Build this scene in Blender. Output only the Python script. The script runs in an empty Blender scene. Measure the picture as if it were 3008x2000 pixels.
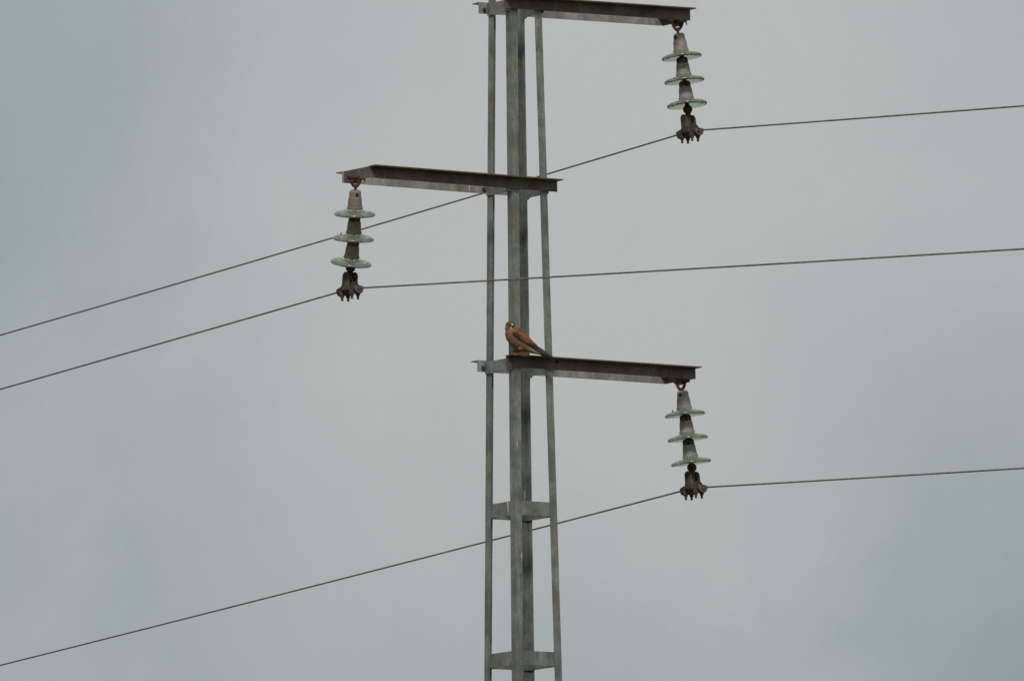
import bpy, bmesh, math, random
from mathutils import Vector, Matrix, Euler, noise
random.seed(7)
S = bpy.context.scene
C = S.collection

# ------------------------------------------------------------------ camera
CAM_D, CAM_Z, F_PX = 50.0, 1.6, 34405.0
PITCH, YAW, ROLL = 0.11826, -0.00061, -0.01746
cam_data = bpy.data.cameras.new('camera')
cam = bpy.data.objects.new('camera', cam_data); C.objects.link(cam)
cam_data.sensor_width = 36.0
cam_data.lens = F_PX / 3008.0 * 36.0
cam_data.clip_start = 1.0
cam_data.clip_end = 8000.0
f = Vector((math.sin(YAW) * math.cos(PITCH), math.cos(YAW) * math.cos(PITCH), math.sin(PITCH)))
r0 = f.cross(Vector((0, 0, 1))).normalized(); u0 = r0.cross(f)
rr = math.cos(ROLL) * r0 + math.sin(ROLL) * u0
uu = -math.sin(ROLL) * r0 + math.cos(ROLL) * u0
M = Matrix((rr, uu, -f)).transposed().to_4x4()
M.translation = Vector((0, -CAM_D, CAM_Z))
cam.matrix_world = M
S.camera = cam

# ------------------------------------------------------------------ overcast sky and soft sun
SUN_ELEV, SUN_AZ = math.radians(43), math.radians(181)      # azimuth from +Y (away from the camera) clockwise
world = bpy.data.worlds.new('World'); S.world = world
world.use_nodes = True
nt = world.node_tree; nt.nodes.clear()
def wn(t, **kw):
    n = nt.nodes.new(t)
    for k, v in kw.items(): setattr(n, k, v)
    return n
out = wn('ShaderNodeOutputWorld'); bg = wn('ShaderNodeBackground')
nt.links.new(bg.outputs[0], out.inputs[0]); bg.inputs['Strength'].default_value = 0.1
sky = wn('ShaderNodeTexSky', sky_type='NISHITA', sun_disc=False)
sky.sun_elevation = SUN_ELEV; sky.sun_rotation = SUN_AZ
sky.dust_density = 2.0
tc = wn('ShaderNodeTexCoord')
def wnoise(scale, detail, rough, off, dist=0.0):
    mp = wn('ShaderNodeMapping'); mp.inputs['Location'].default_value = off
    nz = wn('ShaderNodeTexNoise'); nz.inputs['Scale'].default_value = scale
    nz.inputs['Detail'].default_value = detail; nz.inputs['Roughness'].default_value = rough
    nz.inputs['Distortion'].default_value = dist
    nt.links.new(tc.outputs['Generated'], mp.inputs[0]); nt.links.new(mp.outputs[0], nz.inputs['Vector'])
    return nz.outputs['Fac']
def wramp(src, a, b, lo, hi):
    m = wn('ShaderNodeMapRange'); m.interpolation_type = 'SMOOTHSTEP'
    m.inputs[1].default_value = a; m.inputs[2].default_value = b
    m.inputs[3].default_value = lo; m.inputs[4].default_value = hi
    nt.links.new(src, m.inputs[0]); return m.outputs[0]
def wmath(op, a, b):
    m = wn('ShaderNodeMath', operation=op)
    for i, v in enumerate((a, b)):
        if isinstance(v, (int, float)): m.inputs[i].default_value = v
        else: nt.links.new(v, m.inputs[i])
    return m.outputs[0]
big = wramp(wnoise(9.0, 2.0, 0.5, (3.1, 0.4, 7.7)), 0.20, 0.55, 0.0, 1.0)      # an even cloud sheet, thinner here and there
mid = wramp(wnoise(55.0, 4.0, 0.55, (1.3, 5.0, 2.1), 0.4), 0.25, 0.75, -0.5, 0.5)
fine = wramp(wnoise(1500.0, 2.0, 0.6, (0.2, 0.7, 0.4)), 0.2, 0.8, -0.5, 0.5)
thick = wmath('ADD', wmath('ADD', wmath('MULTIPLY', big, 0.12), 0.83), wmath('ADD', wmath('MULTIPLY', mid, 0.05), wmath('MULTIPLY', fine, 0.035)))
# thinner places in the sheet, given as directions in the sky: (direction, angular radius, how thin)
for dv, rad, st in (((-0.04800, 0.98725, 0.15174), 0.040, 1.00),
                    ((-0.05448, 0.99194, 0.11442), 0.034, 0.75),
                    ((0.04402, 0.99374, 0.10266), 0.030, 0.72),
                    ((-0.02753, 0.99646, 0.07939), 0.040, 0.80),
                    ((0.04946, 0.99526, 0.08376), 0.022, 0.60),
                    ((0.05207, 0.98732, 0.14998), 0.026, 0.45), ((0.01293, 0.99756, 0.06858), 0.034, 0.70)):
    vm = wn('ShaderNodeVectorMath', operation='DISTANCE'); vm.inputs[1].default_value = dv
    nt.links.new(tc.outputs['Generated'], vm.inputs[0])
    warped = wmath('ADD', vm.outputs['Value'], wmath('MULTIPLY', mid, 0.005))
    thick = wmath('SUBTRACT', thick, wramp(warped, 0.0, rad * 1.25, st * 0.48, 0.0))
ramp = wn('ShaderNodeValToRGB')
el = ramp.color_ramp.elements
el[0].position = 0.0; el[0].color = (2.05, 2.62, 2.90, 1)
el[1].position = 1.0; el[1].color = (4.95, 5.00, 4.90, 1)
x = ramp.color_ramp.elements.new(0.50); x.color = (3.45, 3.82, 3.86, 1)
nt.links.new(thick, ramp.inputs[0])
mx = wn('ShaderNodeMix', data_type='RGBA'); mx.inputs[0].default_value = 0.95
nt.links.new(sky.outputs[0], mx.inputs[6]); nt.links.new(ramp.outputs[0], mx.inputs[7])
nt.links.new(mx.outputs[2], bg.inputs['Color'])
sun_d = bpy.data.lights.new('sun', 'SUN'); sun = bpy.data.objects.new('sun', sun_d); C.objects.link(sun)
sun_d.energy = 2.1; sun_d.angle = math.radians(10); sun_d.color = (1.0, 0.96, 0.90)
sdir = Vector((math.sin(SUN_AZ) * math.cos(SUN_ELEV), math.cos(SUN_AZ) * math.cos(SUN_ELEV), math.sin(SUN_ELEV)))
sun.rotation_euler = sdir.to_track_quat('Z', 'Y').to_euler()
sun.location = sdir * 30
S.view_settings.view_transform = 'Standard'; S.view_settings.look = 'None'
S.view_settings.exposure = 0.0; S.view_settings.gamma = 1.0
S.view_settings.use_curve_mapping = False
S.render.engine = 'CYCLES'
S.cycles.use_denoising = True; S.cycles.caustics_refractive = False; S.cycles.caustics_reflective = False
S.cycles.max_bounces = 24; S.cycles.transmission_bounces = 20; S.cycles.transparent_max_bounces = 16

# ------------------------------------------------------------------ frame of the pylon
TH = 0.6179799
D = Vector((math.cos(TH), math.sin(TH), 0))       # along the crossarms, to the right and away
E = Vector((-math.sin(TH), math.cos(TH), 0))      # along the power line, to the left and away
Z = Vector((0, 0, 1))
ZC = 7.541
LEAN = 0.0054
def axis(z): return Vector((LEAN * (z - ZC), 0, 0))
def P(d, e, z): return axis(z) + D * d + E * e + Z * z
def side(z): return 0.20186 + 0.02574 * (ZC - z)

# ------------------------------------------------------------------ materials
def nodes_of(name):
    m = bpy.data.materials.new(name); m.use_nodes = True
    t = m.node_tree; b = t.nodes['Principled BSDF']
    return m, t, b
def N(t, kind, **kw):
    n = t.nodes.new(kind)
    for k, v in kw.items():
        if hasattr(n, k) and k not in n.inputs: setattr(n, k, v)
        else: n.inputs[k].default_value = v
    return n
def noise_tex(t, scale, detail=4.0, rough=0.55, stretch=(1, 1, 1), loc=(0, 0, 0)):
    tcn = N(t, 'ShaderNodeTexCoord'); mp = N(t, 'ShaderNodeMapping')
    mp.inputs['Scale'].default_value = stretch; mp.inputs['Location'].default_value = loc
    oi = N(t, 'ShaderNodeObjectInfo')
    add = N(t, 'ShaderNodeVectorMath', operation='MULTIPLY_ADD')
    add.inputs[1].default_value = (37.0, 19.0, 53.0)
    t.links.new(oi.outputs['Random'], add.inputs[0]); t.links.new(tcn.outputs['Object'], add.inputs[2])
    t.links.new(add.outputs[0], mp.inputs[0])
    nz = N(t, 'ShaderNodeTexNoise'); nz.inputs['Scale'].default_value = scale
    nz.inputs['Detail'].default_value = detail; nz.inputs['Roughness'].default_value = rough
    t.links.new(mp.outputs[0], nz.inputs['Vector'])
    return nz.outputs['Fac']
def maprange(t, src, a, b, lo=0.0, hi=1.0):
    m = N(t, 'ShaderNodeMapRange'); m.interpolation_type = 'SMOOTHSTEP'
    for i, v in enumerate((a, b, lo, hi)): m.inputs[i + 1].default_value = v
    t.links.new(src, m.inputs[0]); return m.outputs[0]
def mixc(t, fac, a, b, blend='MIX'):
    m = N(t, 'ShaderNodeMix', data_type='RGBA', blend_type=blend)
    for i, v in ((0, fac), (6, a), (7, b)):
        if isinstance(v, (int, float)): m.inputs[i].default_value = v
        elif isinstance(v, tuple): m.inputs[i].default_value = (*v, 1)
        else: t.links.new(v, m.inputs[i])
    return m.outputs[2]
def bump(t, b, src, strength, dist):
    bp = N(t, 'ShaderNodeBump'); bp.inputs['Strength'].default_value = strength; bp.inputs['Distance'].default_value = dist
    t.links.new(src, bp.inputs['Height']); t.links.new(bp.outputs[0], b.inputs['Normal'])

def steel(name, light, dark, rust, rust_lo, rust_hi, streak=(40, 40, 3)):
    m, t, b = nodes_of(name)
    blotch = noise_tex(t, 9.0, 5.0, 0.6)
    stk = noise_tex(t, 1.0, 4.0, 0.65, streak)
    spangle = noise_tex(t, 130.0, 3.0, 0.6)
    c = mixc(t, maprange(t, blotch, 0.36, 0.64), dark, light)
    c = mixc(t, maprange(t, noise_tex(t, 38.0, 4.0, 0.6, (1, 1, 0.5), (2, 7, 1)), 0.40, 0.66, 0, 0.6), c, tuple(v * 0.62 for v in light))
    c = mixc(t, maprange(t, stk, 0.45, 0.75, 0, 0.55), c, tuple(v * 1.35 for v in light))
    c = mixc(t, maprange(t, spangle, 0.3, 0.7, 0.0, 0.5), c, tuple(v * 0.72 for v in dark))
    rn = noise_tex(t, 14.0, 6.0, 0.7, (1, 1, 0.45), (4, 2, 9))
    c = mixc(t, maprange(t, rn, rust_lo, rust_hi, 0, 0.85), c, rust)
    t.links.new(c, b.inputs['Base Color'])
    b.inputs['Roughness'].default_value = 0.62
    b.inputs['Specular IOR Level'].default_value = 0.35
    bump(t, b, spangle, 0.25, 0.001)
    return m
M_LEG = steel('galvanised_leg_steel', (0.242, 0.262, 0.245), (0.105, 0.116, 0.106), (0.165, 0.125, 0.082), 0.52, 0.70)
M_ARM = steel('weathered_shaded_crossarm_steel', (0.170, 0.163, 0.148), (0.060, 0.055, 0.048), (0.100, 0.062, 0.038), 0.50, 0.70, (26, 26, 3))  # weathered, and darkened: shade under the front flange is put into the colour

M_ARM_PALE = steel('galvanised_lit_crossarm_steel', (0.345, 0.345, 0.315), (0.185, 0.182, 0.165), (0.150, 0.105, 0.066), 0.55, 0.74, (26, 26, 3))  # lighter copy for the rear beam, its stronger light put into the colour
def rusty(name, a, b_, c_, rough=0.85):
    m, t, b = nodes_of(name)
    n1 = noise_tex(t, 55.0, 5.0, 0.65); n2 = noise_tex(t, 170.0, 4.0, 0.6)
    col = mixc(t, maprange(t, n1, 0.32, 0.66), a, b_)
    col = mixc(t, maprange(t, n2, 0.52, 0.72, 0, 0.7), col, c_)
    t.links.new(col, b.inputs['Base Color'])
    b.inputs['Roughness'].default_value = rough; b.inputs['Specular IOR Level'].default_value = 0.25
    bump(t, b, n2, 0.5, 0.002)
    return m
def metal_sheen(m, v, rough):
    b = m.node_tree.nodes['Principled BSDF']; b.inputs['Metallic'].default_value = v; b.inputs['Roughness'].default_value = rough
M_RUST = rusty('rusted_iron', (0.052, 0.028, 0.020), (0.088, 0.047, 0.032), (0.034, 0.024, 0.020))
M_EDGE = rusty('rusted_flange_edge', (0.125, 0.062, 0.040), (0.170, 0.105, 0.062), (0.085, 0.050, 0.036))
M_CLAMP = rusty('weathered_clamp_iron', (0.058, 0.046, 0.038), (0.108, 0.088, 0.072), (0.040, 0.027, 0.021))
M_BOLT = rusty('dark_rusted_bolt_iron', (0.055, 0.036, 0.028), (0.090, 0.058, 0.044), (0.038, 0.027, 0.022))
M_CLAMP_EDGE = rusty('worn_clamp_trough', (0.115, 0.100, 0.084), (0.180, 0.160, 0.136), (0.075, 0.055, 0.042))
M_CAP = rusty('dull_insulator_cap_iron', (0.225, 0.200, 0.186), (0.300, 0.278, 0.265), (0.165, 0.128, 0.105), 0.78)
M_CAP_BROWN = rusty('browned_insulator_cap_iron', (0.180, 0.148, 0.122), (0.240, 0.206, 0.178), (0.125, 0.088, 0.064), 0.8)
M_CAP_HEAD = rusty('shaded_cap_head', (0.085, 0.062, 0.048), (0.135, 0.108, 0.090), (0.060, 0.042, 0.032), 0.85)
for m_ in (M_CAP, M_CAP_BROWN): metal_sheen(m_, 0.12, 0.6)
M_HOLE, _t, _b = nodes_of('painted_socket_shadow'); _b.inputs['Base Color'].default_value = (0.014, 0.011, 0.010, 1); _b.inputs['Roughness'].default_value = 0.9
M_DROP, _t, _b = nodes_of('bird_lime'); _b.inputs['Base Color'].default_value = (0.52, 0.52, 0.49, 1); _b.inputs['Roughness'].default_value = 0.8

M_WIRE, t_, b_ = nodes_of('dull_stranded_conductor')
b_.inputs['Base Color'].default_value = (0.105, 0.098, 0.088, 1); b_.inputs['Roughness'].default_value = 0.6
n_ = noise_tex(t_, 35.0, 3.0)
t_.links.new(mixc(t_, maprange(t_, n_, 0.35, 0.65), (0.100, 0.091, 0.081), (0.180, 0.167, 0.150)), b_.inputs['Base Color'])

M_GLASS, t_, b_ = nodes_of('pale_green_glass')
b_.inputs['Base Color'].default_value = (0.80, 0.92, 0.84, 1)
b_.inputs['Transmission Weight'].default_value = 0.87
b_.inputs['IOR'].default_value = 1.50
b_.inputs['Roughness'].default_value = 0.06
n_ = noise_tex(t_, 60.0, 4.0, 0.6)
t_.links.new(maprange(t_, n_, 0.4, 0.75, 0.16, 0.26), b_.inputs['Roughness'])
t_.links.new(mixc(t_, maprange(t_, n_, 0.5, 0.75, 0, 0.6), (0.82, 0.985, 0.80), (0.86, 0.95, 0.66)), b_.inputs['Base Color'])

M_GROUND, t_, b_ = nodes_of('dry_grass_ground')
n1 = noise_tex(t_, 0.05, 6.0, 0.6); n2 = noise_tex(t_, 1.5, 5.0, 0.6)
c_ = mixc(t_, maprange(t_, n1, 0.35, 0.65), (0.115, 0.105, 0.060), (0.075, 0.090, 0.040))
c_ = mixc(t_, maprange(t_, n2, 0.45, 0.7), c_, (0.150, 0.125, 0.085))
t_.links.new(c_, b_.inputs['Base Color']); b_.inputs['Roughness'].default_value = 1.0
bump(t_, b_, n2, 0.6, 0.05)

# ------------------------------------------------------------------ mesh helpers
class MB:
    def __init__(s): s.v = []; s.f = []
    def add(s, vs, fs):
        o = len(s.v); s.v += [Vector(v) for v in vs]; s.f += [tuple(i + o for i in q) for q in fs]
    def prism(s, a, b):
        """two matching closed outlines (concave allowed), joined and capped"""
        n = len(a)
        s.add(list(a) + list(b), [(i, (i + 1) % n, n + (i + 1) % n, n + i) for i in range(n)] + [tuple(range(n))[::-1], tuple(range(n, 2 * n))])
    def box(s, o, x, y, z):
        o = Vector(o); a = [o, o + x, o + x + y, o + y]; s.prism(a, [p + z for p in a])
    def rings(s, rings, caps=True):
        n = len(rings[0]); vs = [p for r in rings for p in r]; fs = []
        for k in range(len(rings) - 1):
            for i in range(n):
                j = (i + 1) % n
                fs.append((k * n + i, k * n + j, (k + 1) * n + j, (k + 1) * n + i))
        if caps: fs += [tuple(range(n))[::-1], tuple(range((len(rings) - 1) * n, len(rings) * n))]
        s.add(vs, fs)
    def tube(s, pts, r, n=10):
        pts = [Vector(p) for p in pts]; rs = r if isinstance(r, (list, tuple)) else [r] * len(pts)
        rings = []; ref = None
        for i, p in enumerate(pts):
            tg = (pts[min(i + 1, len(pts) - 1)] - pts[max(i - 1, 0)]).normalized()
            if ref is None: ref = tg.orthogonal().normalized()
            ref = (ref - tg * ref.dot(tg)).normalized(); bi = tg.cross(ref)
            rings.append([p + (ref * math.cos(a) + bi * math.sin(a)) * rs[i] for a in [2 * math.pi * k / n for k in range(n)]])
        s.rings(rings)
    def lathe(s, prof, o, ax, n=32, closed=False):
        """prof: (distance along ax, radius); closed makes a ring-shaped solid"""
        o = Vector(o); ax = Vector(ax).normalized(); x = ax.orthogonal().normalized(); y = ax.cross(x)
        rings = [[o + ax * h + (x * math.cos(2 * math.pi * k / n) + y * math.sin(2 * math.pi * k / n)) * max(r, 1e-5) for k in range(n)] for h, r in prof]
        if closed: rings.append(rings[0]); s.rings(rings, False)
        else: s.rings(rings)
    def ball(s, c, r, n=16, sc=(1, 1, 1)):
        c = Vector(c); rings = []
        for k in range(n // 2 + 1):
            a = math.pi * k / (n // 2)
            rings.append([c + Vector((sc[0] * r * math.sin(a) * math.cos(2 * math.pi * i / n), sc[1] * r * math.sin(a) * math.sin(2 * math.pi * i / n), sc[2] * r * math.cos(a))) + Vector((1e-6 * i, 0, 0)) for i in range(n)])
        s.rings(rings)
    def build(s, name, mat, parent=None, smooth=False, origin=None, sharp=35):
        o = Vector(origin) if origin is not None else Vector((0, 0, 0))
        me = bpy.data.meshes.new(name)
        me.from_pydata([tuple(v - o) for v in s.v], [], s.f)
        bm = bmesh.new(); bm.from_mesh(me); bmesh.ops.remove_doubles(bm, verts=bm.verts, dist=2e-6)
        bmesh.ops.recalc_face_normals(bm, faces=bm.faces); bm.to_mesh(me); bm.free()
        me.materials.append(mat)
        if smooth:
            for p in me.polygons: p.use_smooth = True
            me.set_sharp_from_angle(angle=math.radians(sharp))
        ob = bpy.data.objects.new(name, me); C.objects.link(ob); ob.location = o
        if parent is not None:
            ob.parent = parent
            # coordinates are given in the space of the thing: take out the parents' own offsets
            off = Vector((0, 0, 0)); q = parent
            while q is not None and q.parent is not None: off += q.location; q = q.parent
            ob.location = o - off
        return ob
def empty(name, loc=(0, 0, 0), parent=None):
    o = bpy.data.objects.new(name, None); C.objects.link(o); o.location = loc; o.empty_display_size = 0.05
    if parent is not None: o.parent = parent
    return o
def tag(o, label, cat, group=None):
    o['label'] = label; o['category'] = cat
    if group: o['group'] = group
    return o

# ------------------------------------------------------------------ ground
g = MB(); n = 64
ringsg = [[Vector((R * math.cos(2 * math.pi * i / n), R * math.sin(2 * math.pi * i / n), 0)) for i in range(n)] for R in (0.01, 15, 120, 700, 3500)]
g.rings(ringsg, False)
ground = g.build('ground', M_GROUND); ground['kind'] = 'structure'

# ------------------------------------------------------------------ pylon
pylon = empty('electricity_pylon')
tag(pylon, 'grey galvanised steel pylon of four slender angle legs with three staggered crossarms', 'pylon')
W, T = 0.0362, 0.0042
TOP = 9.06
def leg(sd, se):
    """angle section, its corner outwards at (sd, se)"""
    def ring(z):
        h = side(z) / 2
        o = (sd * h, se * h); a = -sd; b = -se
        pts = [(0, 0), (W, 0), (W, T), (T, T), (T, W), (0, W)]
        return [P(o[0] + a * x, o[1] + b * y, z) for x, y in pts]
    m = MB(); zs = [0, 2, 4, 6, 7, 8, 9, TOP]
    m.rings([ring(z) for z in zs])
    return m.build('leg', M_LEG, pylon)
for sd, se in ((-1, -1), (-1, 1), (1, -1), (1, 1)): leg(sd, se)

def batten(z0, z1, ax, s):
    """flat bar on the inside of two legs' flanges; ax 'd': the bar runs along the crossarms"""
    m = MB(); rings = []
    for zz in (z0, z1):
        h = side(zz) / 2 - T - 0.0015; w = 0.0045; L = h - 0.001
        q = [(-L, h - w), (L, h - w), (L, h), (-L, h)]
        rings.append([P(a, s * b, zz) if ax == 'd' else P(s * b, a * 0.97, zz) for a, b in q])
    m.prism(*rings)
    return m.build('batten', M_LEG, pylon)
for zt in (6.8353, 6.1910, 5.52, 4.82, 4.08, 3.30, 2.48, 1.62, 0.72):
    for ax in ('d', 'e'):
        for s in (-1, 1): batten(zt - 0.0605, zt, ax, s)

def angle_beam(m, d0, d1, se, eo, z0, z1, h=0.050, t=0.005):
    """web outer face at se*eo, top flange outwards"""
    def ring(d, z):
        q = [(0, 0), (0, h - t), (h * 0.92, h - t), (h * 0.92, h), (-t, h), (-t, 0)]
        return [P(d, se * (eo + a), z + b) for a, b in q]
    k = 7
    m.rings([ring(d0 + (d1 - d0) * i / k, z0 + (z1 - z0) * i / k) for i in range(k + 1)])

def bolt_mb(m, c, ax, L=0.030, r=0.0055):
    ax = Vector(ax).normalized(); c = Vector(c)
    m.lathe([(0, 0), (0, r * 1.75), (r * 1.2, r * 1.75), (r * 1.2, r), (L, r), (L, 0)], c, ax, 6)

def crossarm(label, d0, d1, eo, z0, z1, tip):
    ca = empty('crossarm', (0, 0, 0), pylon); ca['label'] = label
    dt = d1 if tip > 0 else d0
    zt = z1 if tip > 0 else z0
    dn = d0 if tip > 0 else d1
    zn = z0 if tip > 0 else z1
    zat = lambda d: z0 + (z1 - z0) * (d - d0) / (d1 - d0)
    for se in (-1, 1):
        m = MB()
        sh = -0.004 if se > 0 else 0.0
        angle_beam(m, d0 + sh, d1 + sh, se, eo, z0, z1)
        bo = m.build('beam', M_ARM if se < 0 else M_ARM_PALE, ca)  # front beam coloured as shaded by its flange, rear beam as lit
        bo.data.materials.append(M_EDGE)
        for p_ in bo.data.polygons:                       # rust along the cut edge of the flange
            if abs(p_.normal.dot(E)) > 0.9 and (p_.center - axis(z0)).dot(E) * se > eo + 0.04: p_.material_index = 1
    # end bar between the two beams, flange turned inwards
    m = MB(); t = 0.005; s = -tip; L = eo - t - 0.0015
    q = [(0.002, 0.001), (0.002, 0.0485), (0.045, 0.0485), (0.045, 0.0435), (0.007, 0.0435), (0.007, 0.001)]
    m.prism([P(dt + s * a, -L, zt + b) for a, b in q], [P(dt + s * a, L - 0.0, zt + b) for a, b in q])
    m.build('end_bar', M_ARM, ca)
    # plates bolted across the outer faces of the legs, carrying the beams
    for sd in (-1, 1):
        m = MB()
        zz = zat(sd * side(z0) / 2); hh = side(zz) / 2 + 0.0015
        a, b = sd * hh, sd * (hh + 0.005)
        if sd < 0: e0, e1 = -(eo - 0.007), side(zz) / 2 - 0.0005
        else: e0, e1 = -(eo - 0.007), side(zz) / 2 - 0.001
        lo, hi = zz - 0.010, zz + 0.043
        m.prism([P(a, e0, lo), P(b, e0, lo), P(b, e1, lo), P(a, e1, lo)], [P(a, e0, hi), P(b, e0, hi), P(b, e1, hi), P(a, e1, hi)])
        m.build('leg_plate', M_LEG, ca)
    # clipped gusset in the far corner
    m = MB(); zz = zat(side(z0) / 2); h = side(zz) / 2 - 0.001
    q = [(-0.034, 0.0), (-0.034, -0.021), (-0.050, -0.021), (-0.064, -0.010), (-0.064, 0.0)]
    m.prism([P(h - 0.009, h + a - 0.004, zz + b) for a, b in q], [P(h - 0.005, h + a - 0.004, zz + b) for a, b in q])
    m.build('gusset', M_LEG, ca)
    # bolts
    for se, dd, k in ((1, -side(zn) / 2 - 0.018, 0.026),):
        if d0 + 0.01 < dd < d1 - 0.01:
            m = MB(); c = P(dd, (eo - 0.005) if se > 0 else -(eo + 0.0), zat(dd) + k - 0.008)
            bolt_mb(m, c + (-E) * 0.007, E, 0.03)
            m.build('bolt', M_BOLT, ca)
    # lug under the end bar
    m = MB()
    cz = zt; dd = dt - tip * 0.004
    q = [(-0.024, 0.012), (0.024, 0.012), (0.016, -0.014), (-0.016, -0.014)]
    m.prism([P(dd - 0.007, a, cz + b) for a, b in q], [P(dd + 0.007, a, cz + b) for a, b in q])
    m.build('hanger_lug', M_RUST, ca)
    return ca
A1 = dict(d0=-0.122, d1=0.866, eo=0.0955, z0=8.962, z1=8.9775, tip=1)
A2 = dict(d0=-0.842, d1=0.140, eo=0.1005, z0=8.1825, z1=8.1805, tip=-1)
A3 = dict(d0=-0.143, d1=0.860, eo=0.1065, z0=7.4085, z1=7.4075, tip=1)
crossarm('topmost crossarm reaching to the right', **A1)
crossarm('middle crossarm reaching to the left', **A2)
crossarm('lowest crossarm reaching to the right under the perched bird', **A3)

def streak(c0, c1, w, nrm):
    """a run of bird lime, a millimetre thick"""
    c0, c1, nrm = Vector(c0), Vector(c1), Vector(nrm).normalized()
    s_ = (c1 - c0).cross(nrm).normalized(); m = MB(); k = 9; A = []; B = []
    for i in range(k + 1):
        t = i / k; ww = w * (0.35 + 0.65 * math.sin(math.pi * min(1, t * 1.25 + 0.1)) * (0.7 + 0.6 * random.random()))
        p = c0.lerp(c1, t) + s_ * w * 0.5 * (random.random() - 0.5)
        A.append((p - s_ * ww / 2, p + s_ * ww / 2))
    for (a, b), (c, d_) in zip(A, A[1:]):
        q = [a, b, d_, c]; m.prism([v - nrm * 0.0005 for v in q], [v + nrm * 0.0011 for v in q])
    return m
def on_leg(z, face, off):
    """point on the outer face of the near leg: face 'l' looks along -D, 'r' along -E"""
    h = side(z) / 2
    return P(-h, -h + off, z) if face == 'l' else P(-h + off, -h, z)
for z0_, z1_, fc, off, w in ((7.535, 7.482, 'l', 0.017, 0.005), (6.61, 6.575, 'r', 0.0325, 0.0045), (7.09, 7.055, 'r', 0.014, 0.003)):
    streak(on_leg(z0_, fc, off), on_leg(z1_, fc, off), w, -D if fc == 'l' else -E).build('lime_streak', M_DROP, pylon)
h_ = side(6.8) / 2 - T - 0.0015
streak(P(-h_, -h_ + 0.056, 6.834), P(-h_, -h_ + 0.053, 6.790), 0.005, -D).build('lime_streak', M_DROP, pylon)
streak(P(-0.183, 0.0952, 8.228), P(-0.183, 0.0952, 8.1865), 0.0055, -E).build('lime_streak', M_DROP, pylon)
h_ = side(6.9) / 2
streak(P(h_ - 0.004 - 0.012, h_ - T - 0.0005, 6.905), P(h_ - 0.004 - 0.012, h_ - T - 0.0005, 6.86), 0.004, -E).build('lime_streak', M_DROP, pylon)

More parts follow.
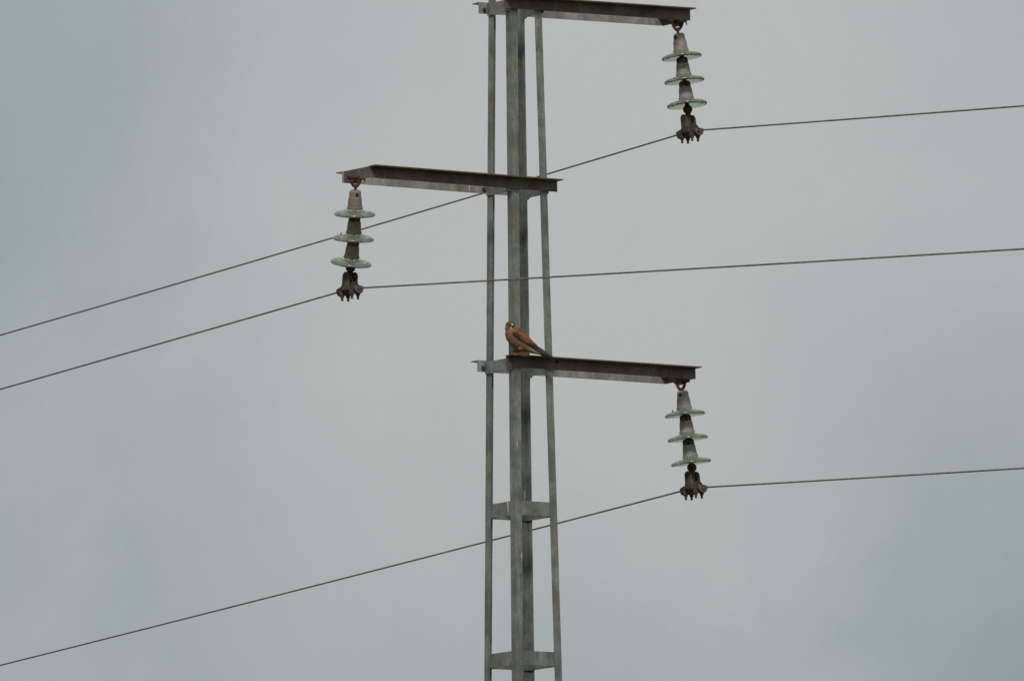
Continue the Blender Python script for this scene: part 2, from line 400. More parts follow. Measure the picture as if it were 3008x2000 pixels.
# ------------------------------------------------------------------ insulator strings
G_INS = 'glass insulator strings hanging from the crossarms'
mm = 0.001
CAP = [(0.5, 0), (0.5, 11), (2, 18), (6, 23), (12, 25.2), (29, 25.8), (32, 26.6), (36, 28.4), (44, 29.2), (60, 30.2), (72, 31.4), (74, 33.6), (80, 34.2), (85, 33), (85, 0)]
def glass_profile():
    outer = [(80, 31), (84, 36), (87.5, 46), (91, 58), (94, 70), (97, 79), (100.5, 85.5), (104.5, 88.5), (108.5, 88), (111.5, 85)]
    inner = [(111.5, 81), (109, 76), (107, 70), (108.5, 64), (108, 58), (105.5, 52), (105.5, 46), (105, 40), (103.5, 34), (103.5, 28), (102, 22), (98, 16), (94, 13), (88, 12), (84, 12), (81, 18)]
    return [(a * mm, r * mm) for a, r in outer + inner]
def insulator(label, pin, pin_ang, cap_top, tilts, sink, cap_mat):
    root = empty('insulator_string', pin); tag(root, label, 'insulator', G_INS)
    rt = Vector(pin)
    lo = lambda v: Vector(v) - rt
    ct = lo(cap_top)
    # shackle: bow, and a pin across it
    pa = Vector((math.cos(pin_ang), math.sin(pin_ang), 0))
    m = MB(); hgt = -0.046
    prof = [(-0.0215, 0.008), (-0.0225, 0.0), (-0.021, -0.010), (-0.0175, -0.022), (-0.0115, -0.0325), (-0.004, -0.0395), (0, -0.041), (0.004, -0.0395), (0.0115, -0.0325), (0.0175, -0.022), (0.021, -0.010), (0.0225, 0.0), (0.0215, 0.008)]
    m.tube([pa * a + Z * b for a, b in prof], 0.0068, 10)
    for s in (-1, 1): m.lathe([(-0.008, 0), (-0.008, 0.0105), (0.008, 0.0105), (0.008, 0)], pa * s * 0.0222, pa, 14)
    sh = m.build('shackle', M_RUST, root, True)
    m = MB(); m.tube([pa * -0.036, pa * 0.038], 0.0058, 10)
    m.lathe([(0, 0), (0, 0.0105), (0.008, 0.0105), (0.008, 0)], pa * 0.0335, pa, 6)
    m.lathe([(0, 0), (0, 0.009), (0.006, 0.009), (0.006, 0)], pa * -0.037, pa, 6)
    m.build('shackle_pin', M_RUST, sh, True)
    m = MB(); q = pa * (-0.034 if pin_ang < -0.3 else 0.034)
    m.tube([q + Z * 0.007, q + Z * -0.006 - E * .004, q + Z * -0.021 + pa * 0.005 - E * .006], 0.0022, 6)
    m.build('cotter', M_RUST, sh, True)
    # eye link from the bow down into the first cap
    ax0 = Vector((tilts[0][0], tilts[0][1], -1)).normalized()
    m = MB(); b = Vector((0, 0, -0.043)); b = Vector((0, 0, -0.041)); m.tube([b + Z * .010, b + Z * -.005, ct + ax0 * 0.012], [0.0075, 0.0058, 0.0058], 10)
    m.build('eye_link', M_RUST, root, True)
    o = ct
    for k, tl in enumerate(tilts):
        ax = Vector((tl[0], tl[1], -1)).normalized()
        m = MB(); m.lathe([(a * mm, r * mm) for a, r in CAP], o, ax, 28)
        cap = m.build('insulator_cap', cap_mat, root, True, origin=o)
        cap.data.materials.append(M_CAP_HEAD)
        for p_ in cap.data.polygons:                      # a lower cap's head is coloured darker for the shade under the glass above
            if k > 0 and p_.center.dot(ax) < 0.030: p_.material_index = 1
        m = MB(); m.lathe(glass_profile(), o, ax, 72, closed=True)
        m.build('glass_disc', M_GLASS, cap, True, origin=o, sharp=60)
        # socket opening in the side of the cap: a solid plug, its shadow painted near-black
        sd = (Vector((sink[k], -1, 0)) - ax * Vector((sink[k], -1, 0)).dot(ax)).normalized()
        m = MB(); sx = sd.cross(ax).normalized()
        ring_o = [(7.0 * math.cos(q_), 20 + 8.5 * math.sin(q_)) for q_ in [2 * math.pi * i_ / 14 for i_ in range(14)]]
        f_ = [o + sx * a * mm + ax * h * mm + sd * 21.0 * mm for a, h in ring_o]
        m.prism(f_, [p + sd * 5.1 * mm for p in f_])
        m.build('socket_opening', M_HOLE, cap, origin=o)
        # cemented pin reaching into the next cap
        m = MB(); m.lathe([(78 * mm, 0), (78 * mm, 10 * mm), (104 * mm, 9 * mm), (112 * mm, 11 * mm), (118 * mm, 11 * mm), (118 * mm, 0)], o, ax, 16)
        m.build('pin', M_RUST, cap, True, origin=o)
        if k < 2: o = o + ax * 0.1055
        else: end = o + ax * 0.127; last = ax
    m = MB(); m.ball(end, 0.0208, 20)
    m.tube([end + last * 0.012, end + last * 0.036], [0.013, 0.0095], 12)
    m.build('ball_socket', M_RUST, root, True)
    return rt + end
tipA1 = P(0.862, 0, 8.980); tipA2 = P(-0.842, 0, 8.185); tipA3 = P(0.860, 0, 7.4075)
pin1 = tipA1 + Vector((0.003, -0.006, 0.007)); pin2 = tipA2 + Vector((-0.003, -0.012, 0.008)); pin3 = tipA3 + Vector((-0.001, -0.004, 0.003))
end1 = insulator('glass insulator string under the right tip of the topmost crossarm', pin1, 0.0, (pin1.x + 0.005, pin1.y, 8.933), [(0.105, 0.0), (0.09, 0.0), (0.095, -0.025)], (-0.9, 1.3, 0.25), M_CAP)
end2 = insulator('glass insulator string under the left tip of the middle crossarm, leaning left', pin2, 0.22, (pin2.x - 0.0015, pin2.y + 0.010, 8.141), [(-0.042, 0.27), (-0.068, 0.27), (-0.130, 0.31)], (0.35, -0.3, 2.0), M_CAP_BROWN)
end3 = insulator('glass insulator string under the right tip of the lowest crossarm, below the bird', pin3, -0.62, (pin3.x + 0.005, pin3.y, 7.3685), [(0.092, 0.03), (0.098, 0.03), (0.120, 0.045)], (-0.55, 0.1, 0.0), M_CAP)

# ------------------------------------------------------------------ suspension clamps and conductors
G_CL = 'suspension clamps at the foot of the insulator strings'
G_WI = 'power line conductors'
def clamp_parts(label, c, hang):
    """c: where the conductor passes; hang: the ball socket above it"""
    root = empty('suspension_clamp', c); tag(root, label, 'clamp', G_CL)
    l, cc = -E, D                                         # l towards the near end of the line
    L = lambda a, b, h: l * a * mm + cc * b * mm + Z * h * mm
    # boat-shaped trough
    m = MB(); rings = []; st = [-70, -66, -58, -46, -30, -10, 10, 30, 46, 58, 66, 71]
    for a in st:
        q = abs(a) / 70.0; dz = -1 - 5.5 * q ** 2
        ro = 17.5 + 2.0 * q ** 3; ri = ro - 6.0; top = 15 - 5 * q ** 2
        if q > 0.97: ro -= 1.5; ri += 0.8
        o_, i_ = [], []
        for k in range(9):
            an = math.pi * k / 8
            o_.append((-math.cos(an) * ro, -math.sin(an) * ro)); i_.append((-math.cos(an) * ri, -math.sin(an) * ri))
        outl = [(-ro, top)] + o_ + [(ro, top), (ri, top)] + i_[::-1] + [(-ri, top)]
        rings.append([L(a, b, h + dz + 3) for b, h in outl])
    m.rings(rings)
    body = m.build('clamp_body', M_CLAMP, root, True, sharp=40)
    # thickened rims at the two mouths
    for s in (-1, 1):
        m = MB(); a = s * 71; dz = -4
        pts = [L(a, -18, 9 + dz)] + [L(a, -math.cos(math.pi * k / 10) * 18, -math.sin(math.pi * k / 10) * 18 + dz) for k in range(11)] + [L(a, 18, 9 + dz)]
        m.tube(pts, 0.0042, 8); m.build('mouth_rim', M_CLAMP_EDGE if s > 0 else M_CLAMP, body, True)
    # keeper pressed on the conductor
    m = MB(); q = [(-9, 2), (9, 2), (9.5, 12), (6, 18), (-6, 18), (-9.5, 12)]
    m.rings([[L(a, b * s, h - 2 + dz) for b, h in q] for a, s, dz in ((-50, .8, -4), (-42, 1, 0), (42, 1, 0), (50, .8, -4))])
    m.build('keeper', M_CLAMP, root)
    # two U-bolts, ends downwards with nuts
    for a in (-37, 37):
        dz = -4 if a < 0 else -3
        m = MB(); w = 15.5
        pts = [L(a, -w, -44 + dz), L(a, -w, 10)] + [L(a, -math.cos(math.pi * k / 8) * w, 12 + math.sin(math.pi * k / 8) * 10) for k in range(9)] + [L(a, w, 10), L(a, w, -44 + dz)]
        m.tube(pts, 0.0052, 10)
        ub = m.build('u_bolt', M_BOLT, root, True)
        for b in (-w, w):
            m = MB(); m.lathe([(0, 0), (0, 8.6 * mm), (8 * mm, 8.6 * mm), (8 * mm, 0)], L(a, b, -30 + dz), Z, 6)
            m.lathe([(0, 0), (0, 10.5 * mm), (2.5 * mm, 10.5 * mm), (2.5 * mm, 0)], L(a, b, -22.2 + dz), Z, 14)
            m.build('nut', M_BOLT, ub)
        m = MB()                                          # side lugs of the body that the bolts pass through
        m.box(L(a - 10, -23, -20 + dz), l * .020, cc * .046, Z * .019)
        m.build('bolt_lug', M_CLAMP, body)
    # hanger straps either side
    hv = (Vector(hang) - Vector(c)); hx = hv - Z * hv.z
    for s in (-1, 1):
        m = MB(); rings = []
        out_ = []
        for a, h in [(-30, -6), (30, -6), (24, 20), (22, 46)] + [(22 * math.cos(t), 54 + 20 * math.sin(t)) for t in [math.pi * k / 8 for k in range(9)]] + [(-22, 46), (-24, 20)]:
            out_.append((a, h))
        def pt(a, h, b): return L(a, b, h) + hx * max(0, min(1, h / 75))
        b0, b1 = (-28, -16) if s < 0 else (15, 25)
        m.rings([[pt(a * .9, 54 + (h - 54) * .97, b0) for a, h in out_], [pt(a, h, b0 + 2) for a, h in out_], [pt(a, h, b1 - 2) for a, h in out_], [pt(a * .9, 54 + (h - 54) * .97, b1) for a, h in out_]])
        m.build('hanger_strap', M_CLAMP, root, True, sharp=50)
    m = MB(); pc = L(0, 0, 54) + hx * 0.72
    m.tube([pc - cc * .034, pc + cc * .030], 0.0075, 10)
    m.lathe([(0, 0), (0, .0135), (.005, .0145), (.010, .010), (.011, 0)], pc + cc * .0235, cc, 14)
    m.build('hanger_pin', M_BOLT, root, True)
    m = MB(); top = hv + Vector((0, 0, -0.030))
    m.tube([top, pc.lerp(top, .45), pc - Z * .014, pc - Z * .048], [.0085, .0130, .0135, .012], 12)
    m.build('tongue', M_CLAMP, root, True)
    return root
def conductor(name_label, c, left, right):
    """strands twisted round each other; t > 0 runs along E (away), t < 0 towards the camera side"""
    ts = []; t = -58.0
    while t < 62.0:
        ts.append(t); t += 0.011 if -5.6 < t < 6.6 else 0.4
    R = 0.0036; nl = 6; npt = 18; rings = []
    for t in ts:
        a, b = left if t > 0 else right
        u_ = abs(t)
        g0 = 0.085                                         # straight and bent gently inside the clamp
        uu_ = max(0.0, u_ - g0) + (min(u_, g0) ** 2) / (2 * g0) * 0.6
        z = -a * uu_ + b * uu_ * uu_
        cpt = Vector(c) + E * t + Z * (z - 0.002)
        ph = t * 2 * math.pi / 0.105
        ring = []
        for k in range(npt):
            an = 2 * math.pi * k / npt
            r_ = R * (0.93 + 0.12 * abs(math.cos(nl / 2 * (an - ph))))
            ring.append(cpt + D * r_ * math.cos(an) + Z * r_ * math.sin(an))
        rings.append(ring)
    m = MB(); m.rings(rings)
    o = m.build('conductor', M_WIRE, None, True, origin=c, sharp=80)
    tag(o, name_label, 'wire', G_WI)
    return o
C1 = Vector((0.7588, end1.y, 8.4995)); C2 = Vector((-0.7179, end2.y, 7.7145 + 0.119 * (end2.y + 0.4925))); C3 = Vector((0.7455, end3.y, 6.9412 + 0.119 * (end3.y - 0.4965)))
clamp_parts('rusty four-bolt suspension clamp below the topmost right insulator string', C1, end1)
clamp_parts('rusty four-bolt suspension clamp at the foot of the left insulator string', C2, end2)
clamp_parts('rusty four-bolt suspension clamp below the lowest right insulator string', C3, end3)
conductor('twisted metal wire held by the topmost clamp, passing behind the pylon at the middle crossarm', C1, (0.0568, 0.0006), (0.0785, 0.0006))
conductor('twisted metal wire held by the left clamp, passing in front of the pylon legs', C2, (0.0535, 0.0004), (0.0785, 0.0003))
conductor('twisted metal wire held by the lowest clamp, passing behind the pylon legs', C3, (0.0572, 0.0005), (0.0625, 0.0006))

# ------------------------------------------------------------------ kestrel
FT = 7.4587
foot = P(-0.098, -0.1490, FT)
bird = empty('kestrel', foot)
tag(bird, 'rufous brown kestrel perched on the lowest crossarm with its head turned to the viewer', 'bird')
BETA = math.radians(20)
U = Vector((math.cos(BETA), math.sin(BETA), 0)); V = Z; Wd = Vector((-math.sin(BETA), math.cos(BETA), 0))
KX = 1 / math.cos(BETA) / 0.98
def B(u, v, w): return (U * u * KX + V * v + Wd * w) * mm      # u right, v up, w away; millimetres

def bird_mat(name, attr=True, col=None, rough=0.8, scale=220.0, amt=0.35):
    m, t, b = nodes_of(name)
    if attr:
        a = N(t, 'ShaderNodeAttribute'); a.attribute_name = 'plumage'; base = a.outputs['Color']
    else: base = col
    n1 = noise_tex(t, scale, 4.0, 0.6); n2 = noise_tex(t, scale * 3, 3.0, 0.6)
    cdk = mixc(t, maprange(t, n1, 0.50, 0.66, 0, amt), base, (0.030, 0.020, 0.015))
    c2 = mixc(t, maprange(t, n2, 0.55, 0.75, 0, amt * 0.5), cdk, (0.36, 0.24, 0.15))
    t.links.new(c2, b.inputs['Base Color']); b.inputs['Roughness'].default_value = rough
    b.inputs['Specular IOR Level'].default_value = 0.15
    bump(t, b, n2, 0.5, 0.002)
    return m
M_BODY = bird_mat('kestrel_plumage', amt=0.72)
M_WING = bird_mat('rufous_wing_coverts', True, amt=0.55)
M_PRIM = bird_mat('blackish_flight_feathers', False, (0.062, 0.047, 0.038), 0.7, 150, 0.25)
M_TAIL = bird_mat('barred_tail_feathers', True, amt=0.2)
def plain(name, col, rough=0.5):
    m, t, b = nodes_of(name); b.inputs['Base Color'].default_value = (*col, 1); b.inputs['Roughness'].default_value = rough; return m
M_FOOT = bird_mat('orange_yellow_scaled_skin', False, (0.36, 0.125, 0.022), 0.6, 400, 0.25)
M_CERE = plain('yellow_cere', (0.58, 0.34, 0.04)); M_RING = plain('dull_yellow_eye_ring', (0.24, 0.15, 0.03)); M_BEAK = plain('slate_beak', (0.03, 0.032, 0.035), 0.35)
M_BEAKB = plain('pale_beak_base', (0.50, 0.42, 0.24), 0.4)
M_EYE = plain('dark_eye', (0.010, 0.008, 0.007), 0.08); M_CLAW = plain('black_claw', (0.02, 0.02, 0.02), 0.4)

def sstep(a, b, x):
    t = max(0.0, min(1.0, (x - a) / (b - a))); return t * t * (3 - 2 * t)
def lerp3(a, b, t): return tuple(a[i] + (b[i] - a[i]) * t for i in range(3))

# body: one continuous surface, grown from overlapping volumes and remeshed
raw = MB()
def ell(cu, cv, cw, ru, rv, rw, rot=0.0, n=24):
    rings = []
    for k in range(1, n // 2):
        a = math.pi * k / (n // 2); ring = []
        for i in range(n):
            x, y, z = ru * math.sin(a) * math.cos(2 * math.pi * i / n), rv * math.cos(a), rw * math.sin(a) * math.sin(2 * math.pi * i / n)
            ring.append(Vector((cu + x * math.cos(rot) - y * math.sin(rot), cv + x * math.sin(rot) + y * math.cos(rot), cw + z)))
        rings.append(ring)
    raw.rings(rings)
ell(-43, 124.5, 0, 18.6, 18.0, 19)                       # head
ell(-43, 131, -3, 15, 12, 16)                            # crown
ell(-44, 110, 0, 20, 17, 19)                             # neck
spine = [(-44, 108, 18, 18), (-40, 96, 26.5, 25), (-31, 82, 33, 28.5), (-18, 66, 35, 29.5), (-3, 52, 33, 28.5), (13, 39, 27, 25), (29, 28.5, 19.5, 20), (46, 19, 13.5, 15), (64, 12, 9, 11), (86, 5, 5.5, 9)]
rings = []
for i, (a, b, rn, rw) in enumerate(spine):
    p0 = spine[max(i - 1, 0)]; p1 = spine[min(i + 1, len(spine) - 1)]
    tx_, ty_ = p1[0] - p0[0], p1[1] - p0[1]; ln = math.hypot(tx_, ty_); nx, ny = -ty_ / ln, tx_ / ln
    rings.append([Vector((a + nx * rn * math.cos(q), b + ny * rn * math.cos(q), rw * math.sin(q))) for q in [2 * math.pi * k / 28 for k in range(28)]])
raw.rings(rings)
ell(-14, 90, 0, 27, 17, 22, -0.75)                        # shoulders and mantle
for w_, u_ in ((-10, -4), (9, -14)): ell(u_, 29, w_, 12, 16, 10, -0.25)       # feathered thighs
me0 = bpy.data.meshes.new('kestrel_form'); me0.from_pydata([tuple(v) for v in raw.v], [], raw.f)
bm = bmesh.new(); bm.from_mesh(me0); bmesh.ops.recalc_face_normals(bm, faces=bm.faces); bm.to_mesh(me0); bm.free()
tmp = bpy.data.objects.new('kestrel_form', me0); C.objects.link(tmp)
rm = tmp.modifiers.new('r', 'REMESH'); rm.mode = 'VOXEL'; rm.voxel_size = 1.5; rm.use_smooth_shade = True
sm_ = tmp.modifiers.new('s', 'SMOOTH'); sm_.factor = 0.5; sm_.iterations = 7
dg = bpy.context.evaluated_depsgraph_get(); dg.update()
bme = bpy.data.meshes.new_from_object(tmp.evaluated_get(dg))
bpy.data.objects.remove(tmp, do_unlink=True)
HD = Vector((-43, 125, 0)); BYAW = math.radians(8)
def hdir(yaw, pitch):
    y = BYAW + yaw; return Vector((math.sin(y) * math.cos(pitch), math.sin(pitch), -math.cos(y) * math.cos(pitch)))
def plumage(p):
    u, v, w = p
    nz = noise.noise(Vector((u, v, w)) * 0.12) * 0.5 + noise.noise(Vector((u, v, w)) * 0.3) * 0.3
    breast = (0.215, 0.120, 0.066); belly = (0.225, 0.142, 0.084); back = (0.225, 0.078, 0.030)
    c = lerp3(breast, belly, sstep(60, 20, v))
    c = lerp3(c, back, sstep(4, 14, (u + 40) * 0.62 + (v - 92) * 0.78))       # mantle behind
    c = lerp3(c, (0.34, 0.27, 0.18), sstep(10, 40, u) * sstep(34, 20, v) * 0.7)  # pale vent
    # streaks down the breast
    st = math.sin((u * 0.85 + w * 0.6) * 0.95 + nz * 3.0) * 0.5 + 0.5
    c = lerp3(c, (0.055, 0.034, 0.022), 0.45 * st * st * sstep(112, 92, v) * sstep(-20, 0, -u + 12) * (0.6 + nz))
    # head
    q = (p - HD)
    if v > 100:
        dq = q.normalized(); k = sstep(102, 110, v)
        head = (0.140, 0.092, 0.078)
        hc = lerp3(head, (0.125, 0.070, 0.052), sstep(0.35, 0.8, dq.y))
        f0 = hdir(0, -0.1)
        fr = dq.dot(f0)
        for s in (-1, 1):
            hc = lerp3(hc, (0.040, 0.022, 0.018), sstep(0.90, 0.97, dq.dot(hdir(s * 0.62, -0.02))))       # eye surround
            hc = lerp3(hc, (0.050, 0.030, 0.026), 0.9 * sstep(0.93, 0.975, dq.dot(hdir(s * 0.62, -0.45))))    # malar stripe
            hc = lerp3(hc, (0.185, 0.150, 0.130), 0.45 * sstep(0.88, 0.96, dq.dot(hdir(s * 1.12, -0.38))))        # pale cheek
        hc = lerp3(hc, (0.34, 0.26, 0.17), sstep(0.90, 0.96, dq.dot(hdir(0, -0.72))))                      # pale throat
        c = lerp3(c, hc, k)
    return (max(0, c[0]), max(0, c[1]), max(0, c[2]), 1.0)
def paint(me, fn):
    at = me.color_attributes.new('plumage', 'FLOAT_COLOR', 'POINT')
    for i, v in enumerate(me.vertices): at.data[i].color = fn(v.co.copy())
paint(bme, plumage)
for v in bme.vertices: v.co = B(*v.co)
bme.name = 'body'; bme.materials.clear(); bme.materials.append(M_BODY)
for p in bme.polygons: p.use_smooth = True
body = bpy.data.objects.new('body', bme); C.objects.link(body); body.parent = bird

class BB(MB):                                            # geometry in the bird's own millimetres
    def done(s, name, mat, parent, fn=None, smooth=True, sharp=60):
        cols = None
        if fn: cols = [fn(v) for v in s.v]
        me = bpy.data.meshes.new(name); me.from_pydata([tuple(B(*v)) for v in s.v], [], s.f)
        if cols:
            at = me.color_attributes.new('plumage', 'FLOAT_COLOR', 'POINT')
            for i, c in enumerate(cols): at.data[i].color = (*c, 1)
        b2 = bmesh.new(); b2.from_mesh(me); bmesh.ops.recalc_face_normals(b2, faces=b2.faces); b2.to_mesh(me); b2.free()
        me.materials.append(mat)
        for p in me.polygons: p.use_smooth = smooth
        if smooth: me.set_sharp_from_angle(angle=math.radians(sharp))
        o = bpy.data.objects.new(name, me); C.objects.link(o); o.parent = parent
        return o
# wings: a curved shell along the flank; s = -1 the near one
LOW = [(-41, 90), (-40, 81), (-28.5, 70), (-9.5, 53), (13, 43), (28.5, 36), (46, 30), (66, 21)]
UPP = [(-24, 113), (-9, 114), (5, 105.5), (18, 93), (30, 80.5), (42, 67), (54, 55), (67, 43)]
RUF = [(-60, 92), (-34, 92), (-27, 87), (-3, 64), (13, 52), (28.5, 47), (52, 42), (60, 40), (90, 36)]
def ruf_line(u):
    for (a, b), (c, d_) in zip(RUF, RUF[1:]):
        if a <= u <= c: return b + (d_ - b) * (u - a) / (c - a)
    return 36
def wing(s):
    m = BB(); nt_ = 9; grid = []
    for i in range(len(LOW)):
        t = i / (len(LOW) - 1); row = []
        rw = 33.0 * (1 - 0.58 * t ** 1.8)
        for j in range(nt_):
            q = j / (nt_ - 1)
            u = LOW[i][0] + (UPP[i][0] - LOW[i][0]) * q; v = LOW[i][1] + (UPP[i][1] - LOW[i][1]) * q
            ang = 0.25 + q * 1.25
            w = rw * (0.98 - 0.80 * q ** 2.6) + 2.0 + 2.0 * math.sin(math.pi * q)
            if i == 0: w -= 6
            row.append(Vector((u, v, s * w)))
        grid.append(row)
    th_ = 2.6
    vs = [p for r in grid for p in r] + [p + Vector((-0.6, -0.6, -s * th_)) for r in grid for p in r]
    R_, K = len(grid), nt_; off = R_ * K; fs = []
    for i in range(R_ - 1):
        for j in range(K - 1):
            a = i * K + j; fs.append((a, a + 1, a + K + 1, a + K)); fs.append(tuple(x + off for x in (a, a + K, a + K + 1, a + 1)))
    edge = [(0, j) for j in range(K)] + [(i, K - 1) for i in range(1, R_)] + [(R_ - 1, j) for j in range(K - 2, -1, -1)] + [(i, 0) for i in range(R_ - 2, 0, -1)]
    for (a, b), (c, d_) in zip(edge, edge[1:] + edge[:1]):
        x, y = a * K + b, c * K + d_; fs.append((x, y, y + off, x + off))
    m.add(vs, fs)
    def col(p):
        u, v, w = p
        nz = noise.noise(Vector((u, v, w)) * 0.13)
        c = lerp3((0.190, 0.064, 0.024), (0.265, 0.108, 0.048), sstep(-0.3, 0.5, nz))
        # dark line between scapulars and coverts
        dd = (u - 8) * 0.72 + (v - 93) * 0.70
        c = lerp3(c, (0.085, 0.040, 0.022), 0.8 * sstep(5.5, 2.0, abs((u + 6) * 0.60 + (v - 102) * 0.80)) * sstep(30, 5, u))
        c = lerp3(c, (0.032, 0.026, 0.023), sstep(1.5, -1.5, v - ruf_line(u) + nz * 3))
        c = lerp3(c, (0.045, 0.034, 0.028), sstep(56, 66, u + nz * 4))
        spot = noise.noise(Vector((u * 0.28, v * 0.28, w * 0.2 + 9)))
        c = lerp3(c, (0.07, 0.030, 0.018), 0.7 * sstep(0.28, 0.5, spot))
        return c
    wo = m.done('wing', M_WING, bird, col)
    # folded flight feathers, each a long blade; they close to the wing tip
    tips = [(137, -10), (132, -6), (125, -2), (116, 4), (106, 10), (97, 16)]
    for k, (tu, tv) in enumerate(tips):
        f_ = BB(); q0 = k / 5.0
        b0 = Vector((30 + 14 * q0, 36 + 9 * q0, 0)); b1 = Vector((tu, tv, 0)); ringsf = []
        wd = 3.3
        for i in range(9):
            t = i / 8; c = b0.lerp(b1, t)
            c.y -= 1.5 * math.sin(math.pi * t) * (1 - q0 * 0.8)
            tt = (b1 - b0).normalized(); nn = Vector((-tt.y, tt.x, 0))
            ww = wd * (0.55 + 0.6 * math.sin(math.pi * min(0.5 + 0.0, t * 1.2))) * (1 - sstep(0.82, 1.0, t) * 0.8)
            wz = (16.5 - 10.5 * t ** 0.9) + 0.9 * (1 - q0)
            lift = s * (wz + 1.5)
            ringsf.append([c - nn * ww + Vector((0, 0, lift)), c + nn * ww * 0.2 + Vector((0, 0, lift + s * 1.0)), c + nn * ww + Vector((0, 0, lift)), c + nn * ww + Vector((0, 0, lift - s * 1.0)), c - nn * ww + Vector((0, 0, lift - s * 1.0))])
        f_.rings(ringsf); f_.done('flight_feather', M_PRIM, wo)
    return wo
wing(-1); wing(1)
# tail: overlapping feathers with a dark band and pale tips
tail = BB()
def tail_col(p):
    t = (p.x - 50) / 116.0
    c = (0.205, 0.145, 0.095)
    c = lerp3(c, (0.055, 0.036, 0.026), 0.75 * (math.sin(p.x * 0.62) > 0.35))
    c = lerp3(c, (0.018, 0.014, 0.012), sstep(0.80, 0.83, t))
    c = lerp3(c, (0.48, 0.44, 0.36), sstep(0.955, 0.97, t))
    return c
first = None
for k in range(-4, 5):
    m = BB(); ringsf = []
    for i in range(25):
        t = i / 24; u = 50 + 116 * t; v = 13.5 - 20 * t - 27 * t * t - abs(k) * 0.5
        w = k * (1.4 + 0.9 * t); hw = (4.0 + 1.2 * t) * (1 - 0.6 * sstep(0.96, 1.0, t))
        rl = -0.24 * min(1.0, t * 3)                       # the tail is tipped, its underside turned to the near side
        ringsf.append([Vector((u, v + rl * (w - hw), w - hw)), Vector((u, v + rl * w + 0.9, w)), Vector((u, v + rl * (w + hw), w + hw)), Vector((u, v + rl * w - 0.8, w))])
    m.rings(ringsf)
    if k == -4: continue
    if first is None: first = m.done('tail', M_TAIL, bird, tail_col)
    else: m.done('tail_feather', M_TAIL, first, tail_col)
# head features
def hp(yaw, pitch, r): return HD + hdir(yaw, pitch) * r
for s in (-1, 1):
    m = BB(); m.ball(hp(s * 0.78, 0.08, 16.2), 4.3, 16); eo = m.done('eye', M_EYE, bird)
    m = BB(); c = hp(s * 0.78, 0.08, 18.4); dn = hdir(s * 0.78, 0.08)
    x = dn.orthogonal().normalized(); y = dn.cross(x)
    m.tube([c + (x * math.cos(a) + y * math.sin(a)) * 3.9 for a in [2 * math.pi * k / 16 for k in range(17)]], 0.5, 6); m.done('orbital_ring', M_RING, eo)
bf = hdir(0, -0.12); c0 = hp(0, 0.02, 15.5)
m = BB(); pts = [c0, c0 + bf * 4.5 + Vector((0, 0.4, 0)), c0 + bf * 8.0 + Vector((0, -0.6, 0))]
m.tube(pts, [5.6, 4.9, 4.0], 14); m.done('cere', M_CERE, bird)
m = BB(); q = pts[-1]
m.tube([q - bf * 1.5, q + bf * 2.2 + Vector((0, -0.8, 0)), q + bf * 4.0 + Vector((0, -3.2, 0))], [3.9, 3.3, 2.6], 12); bk = m.done('beak', M_BEAKB, bird)
m = BB(); q2 = q + bf * 4.0 + Vector((0, -3.0, 0))
m.tube([q2 - bf * .8 + Vector((0, .8, 0)), q2 + bf * 0.5 + Vector((0, -2.4, 0)), q2 + bf * -0.4 + Vector((0, -5.6, 0)), q2 + bf * -1.2 + Vector((0, -7.6, 0))], [2.8, 2.5, 1.7, 0.4], 10); m.done('hooked_tip', M_BEAK, bk)
m = BB(); q3 = c0 + bf * 6 + Vector((0, -5.2, 0)); m.tube([q3 - bf * 3, q3 + bf * 2, q3 + bf * 4.0], [3.2, 2.6, 1.0], 10); m.done('lower_beak', M_BEAK, bk)
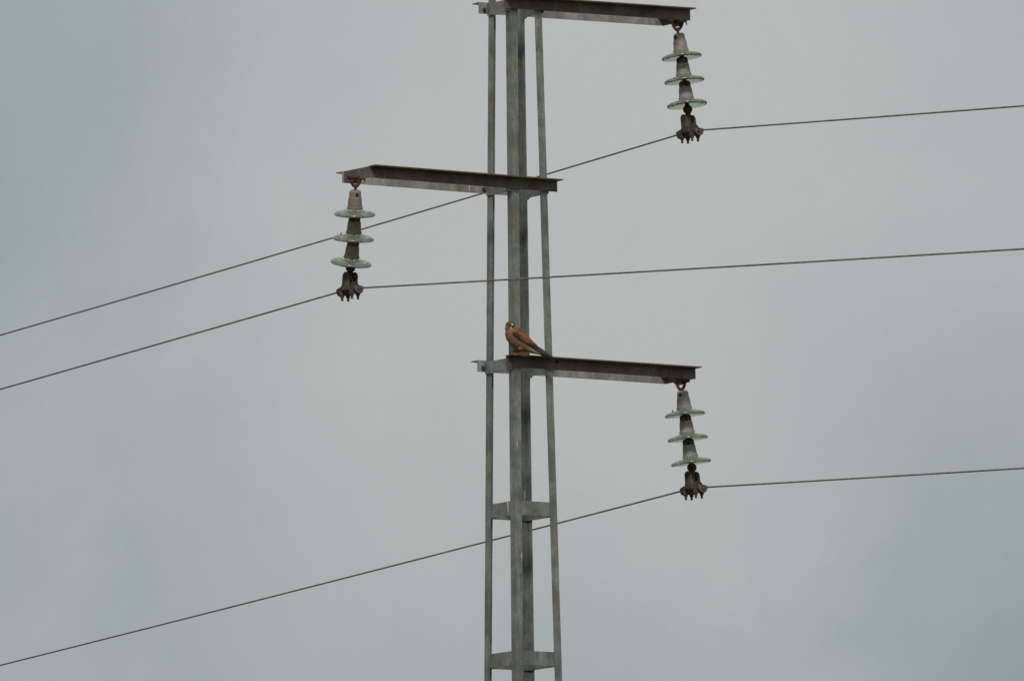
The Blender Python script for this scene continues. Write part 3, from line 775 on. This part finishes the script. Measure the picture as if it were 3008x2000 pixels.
# legs: tarsus, three toes forward over the flange edge, one behind, black claws
for (lu, lw, hu, hv) in ((1, 0.5, -3, 24), (-15, 14, -13, 24)):
    m = BB()
    m.tube([(hu, hv, lw), (hu + (lu - hu) * .5, 14, lw), (lu, 4.5, lw)], [5.2, 4.0, 3.4], 10)
    fw = Vector((-0.75, 0, -0.66)); sd_ = Vector((0.66, 0, -0.75))
    toes = []
    for ang, ln in ((-0.55, 15), (0.0, 19), (0.6, 15)):
        dv = fw * math.cos(ang) + sd_ * math.sin(ang)
        o_ = Vector((lu, 4.2, lw))
        a1 = o_ + dv * ln * .4 + Vector((0, -0.6, 0)); a2 = o_ + dv * ln * .75 + Vector((0, -1.8, 0)); a3 = o_ + dv * ln + Vector((0, -4.5, 0))
        m.tube([o_, a1, a2, a3], [2.8, 2.6, 2.4, 1.9], 8); toes.append((a3, dv))
    o_ = Vector((lu, 4.2, lw)); dv = -fw
    b1 = o_ + dv * 6 + Vector((0, -1, 0)); b2 = o_ + dv * 12 + Vector((0, -1.6, 0)); m.tube([o_, b1, b2], [2.8, 2.5, 2.0], 8); toes.append((b2, dv))
    lg = m.done('leg', M_FOOT, bird)
    for a3, dv in toes:
        c_ = BB(); c_.tube([a3 - dv * .5, a3 + dv * 2.0 + Vector((0, -.8, 0)), a3 + dv * 2.8 + Vector((0, -3.8, 0))], [1.5, 1.1, 0.3], 6); c_.done('claw', M_CLAW, lg)

# ------------------------------------------------------------------ little dark insects resting on the glass
M_BUG = plain('dark_insect', (0.02, 0.018, 0.016), 0.5)
def insect(label, pos):
    b = empty('insect', pos); tag(b, label, 'insect', 'small insects on the glass discs')
    m = MB(); m.ball((0, 0, 0.0035), 0.0032, 10, (0.8, 0.8, 1.25)); m.ball((0.0006, 0, 0.0082), 0.0018, 8); m.build('body', M_BUG, b, True)
    m = MB()
    for k in range(6):
        a = 2 * math.pi * k / 6; m.tube([(0, 0, 0.003), (0.004 * math.cos(a), 0.004 * math.sin(a), 0.003), (0.0055 * math.cos(a), 0.0055 * math.sin(a), -0.0015)], 0.0004, 4)
    m.build('legs', M_BUG, b)

def rim_point(cap_top, tl, r, ang, h=0.1):
    ax = Vector((tl[0], tl[1], -1)).normalized(); q = Vector((math.cos(ang), math.sin(ang), 0)); q = (q - ax * q.dot(ax)).normalized()
    return Vector(cap_top) + ax * h + q * r
insect('tiny dark insect on the left edge of the top glass disc under the lowest crossarm', rim_point((pin3.x + 0.005, pin3.y, 7.3685), (0.092, 0.03), 0.053, math.radians(190), 0.0905))
ax_ = Vector((-0.042, 0.27, -1)).normalized()
insect('tiny dark insect on the left edge of the middle glass disc of the left string', rim_point(Vector((pin2.x - 0.0015, pin2.y + 0.010, 8.141)) + ax_ * 0.1055, (-0.068, 0.27), 0.056, math.radians(165), 0.0915))
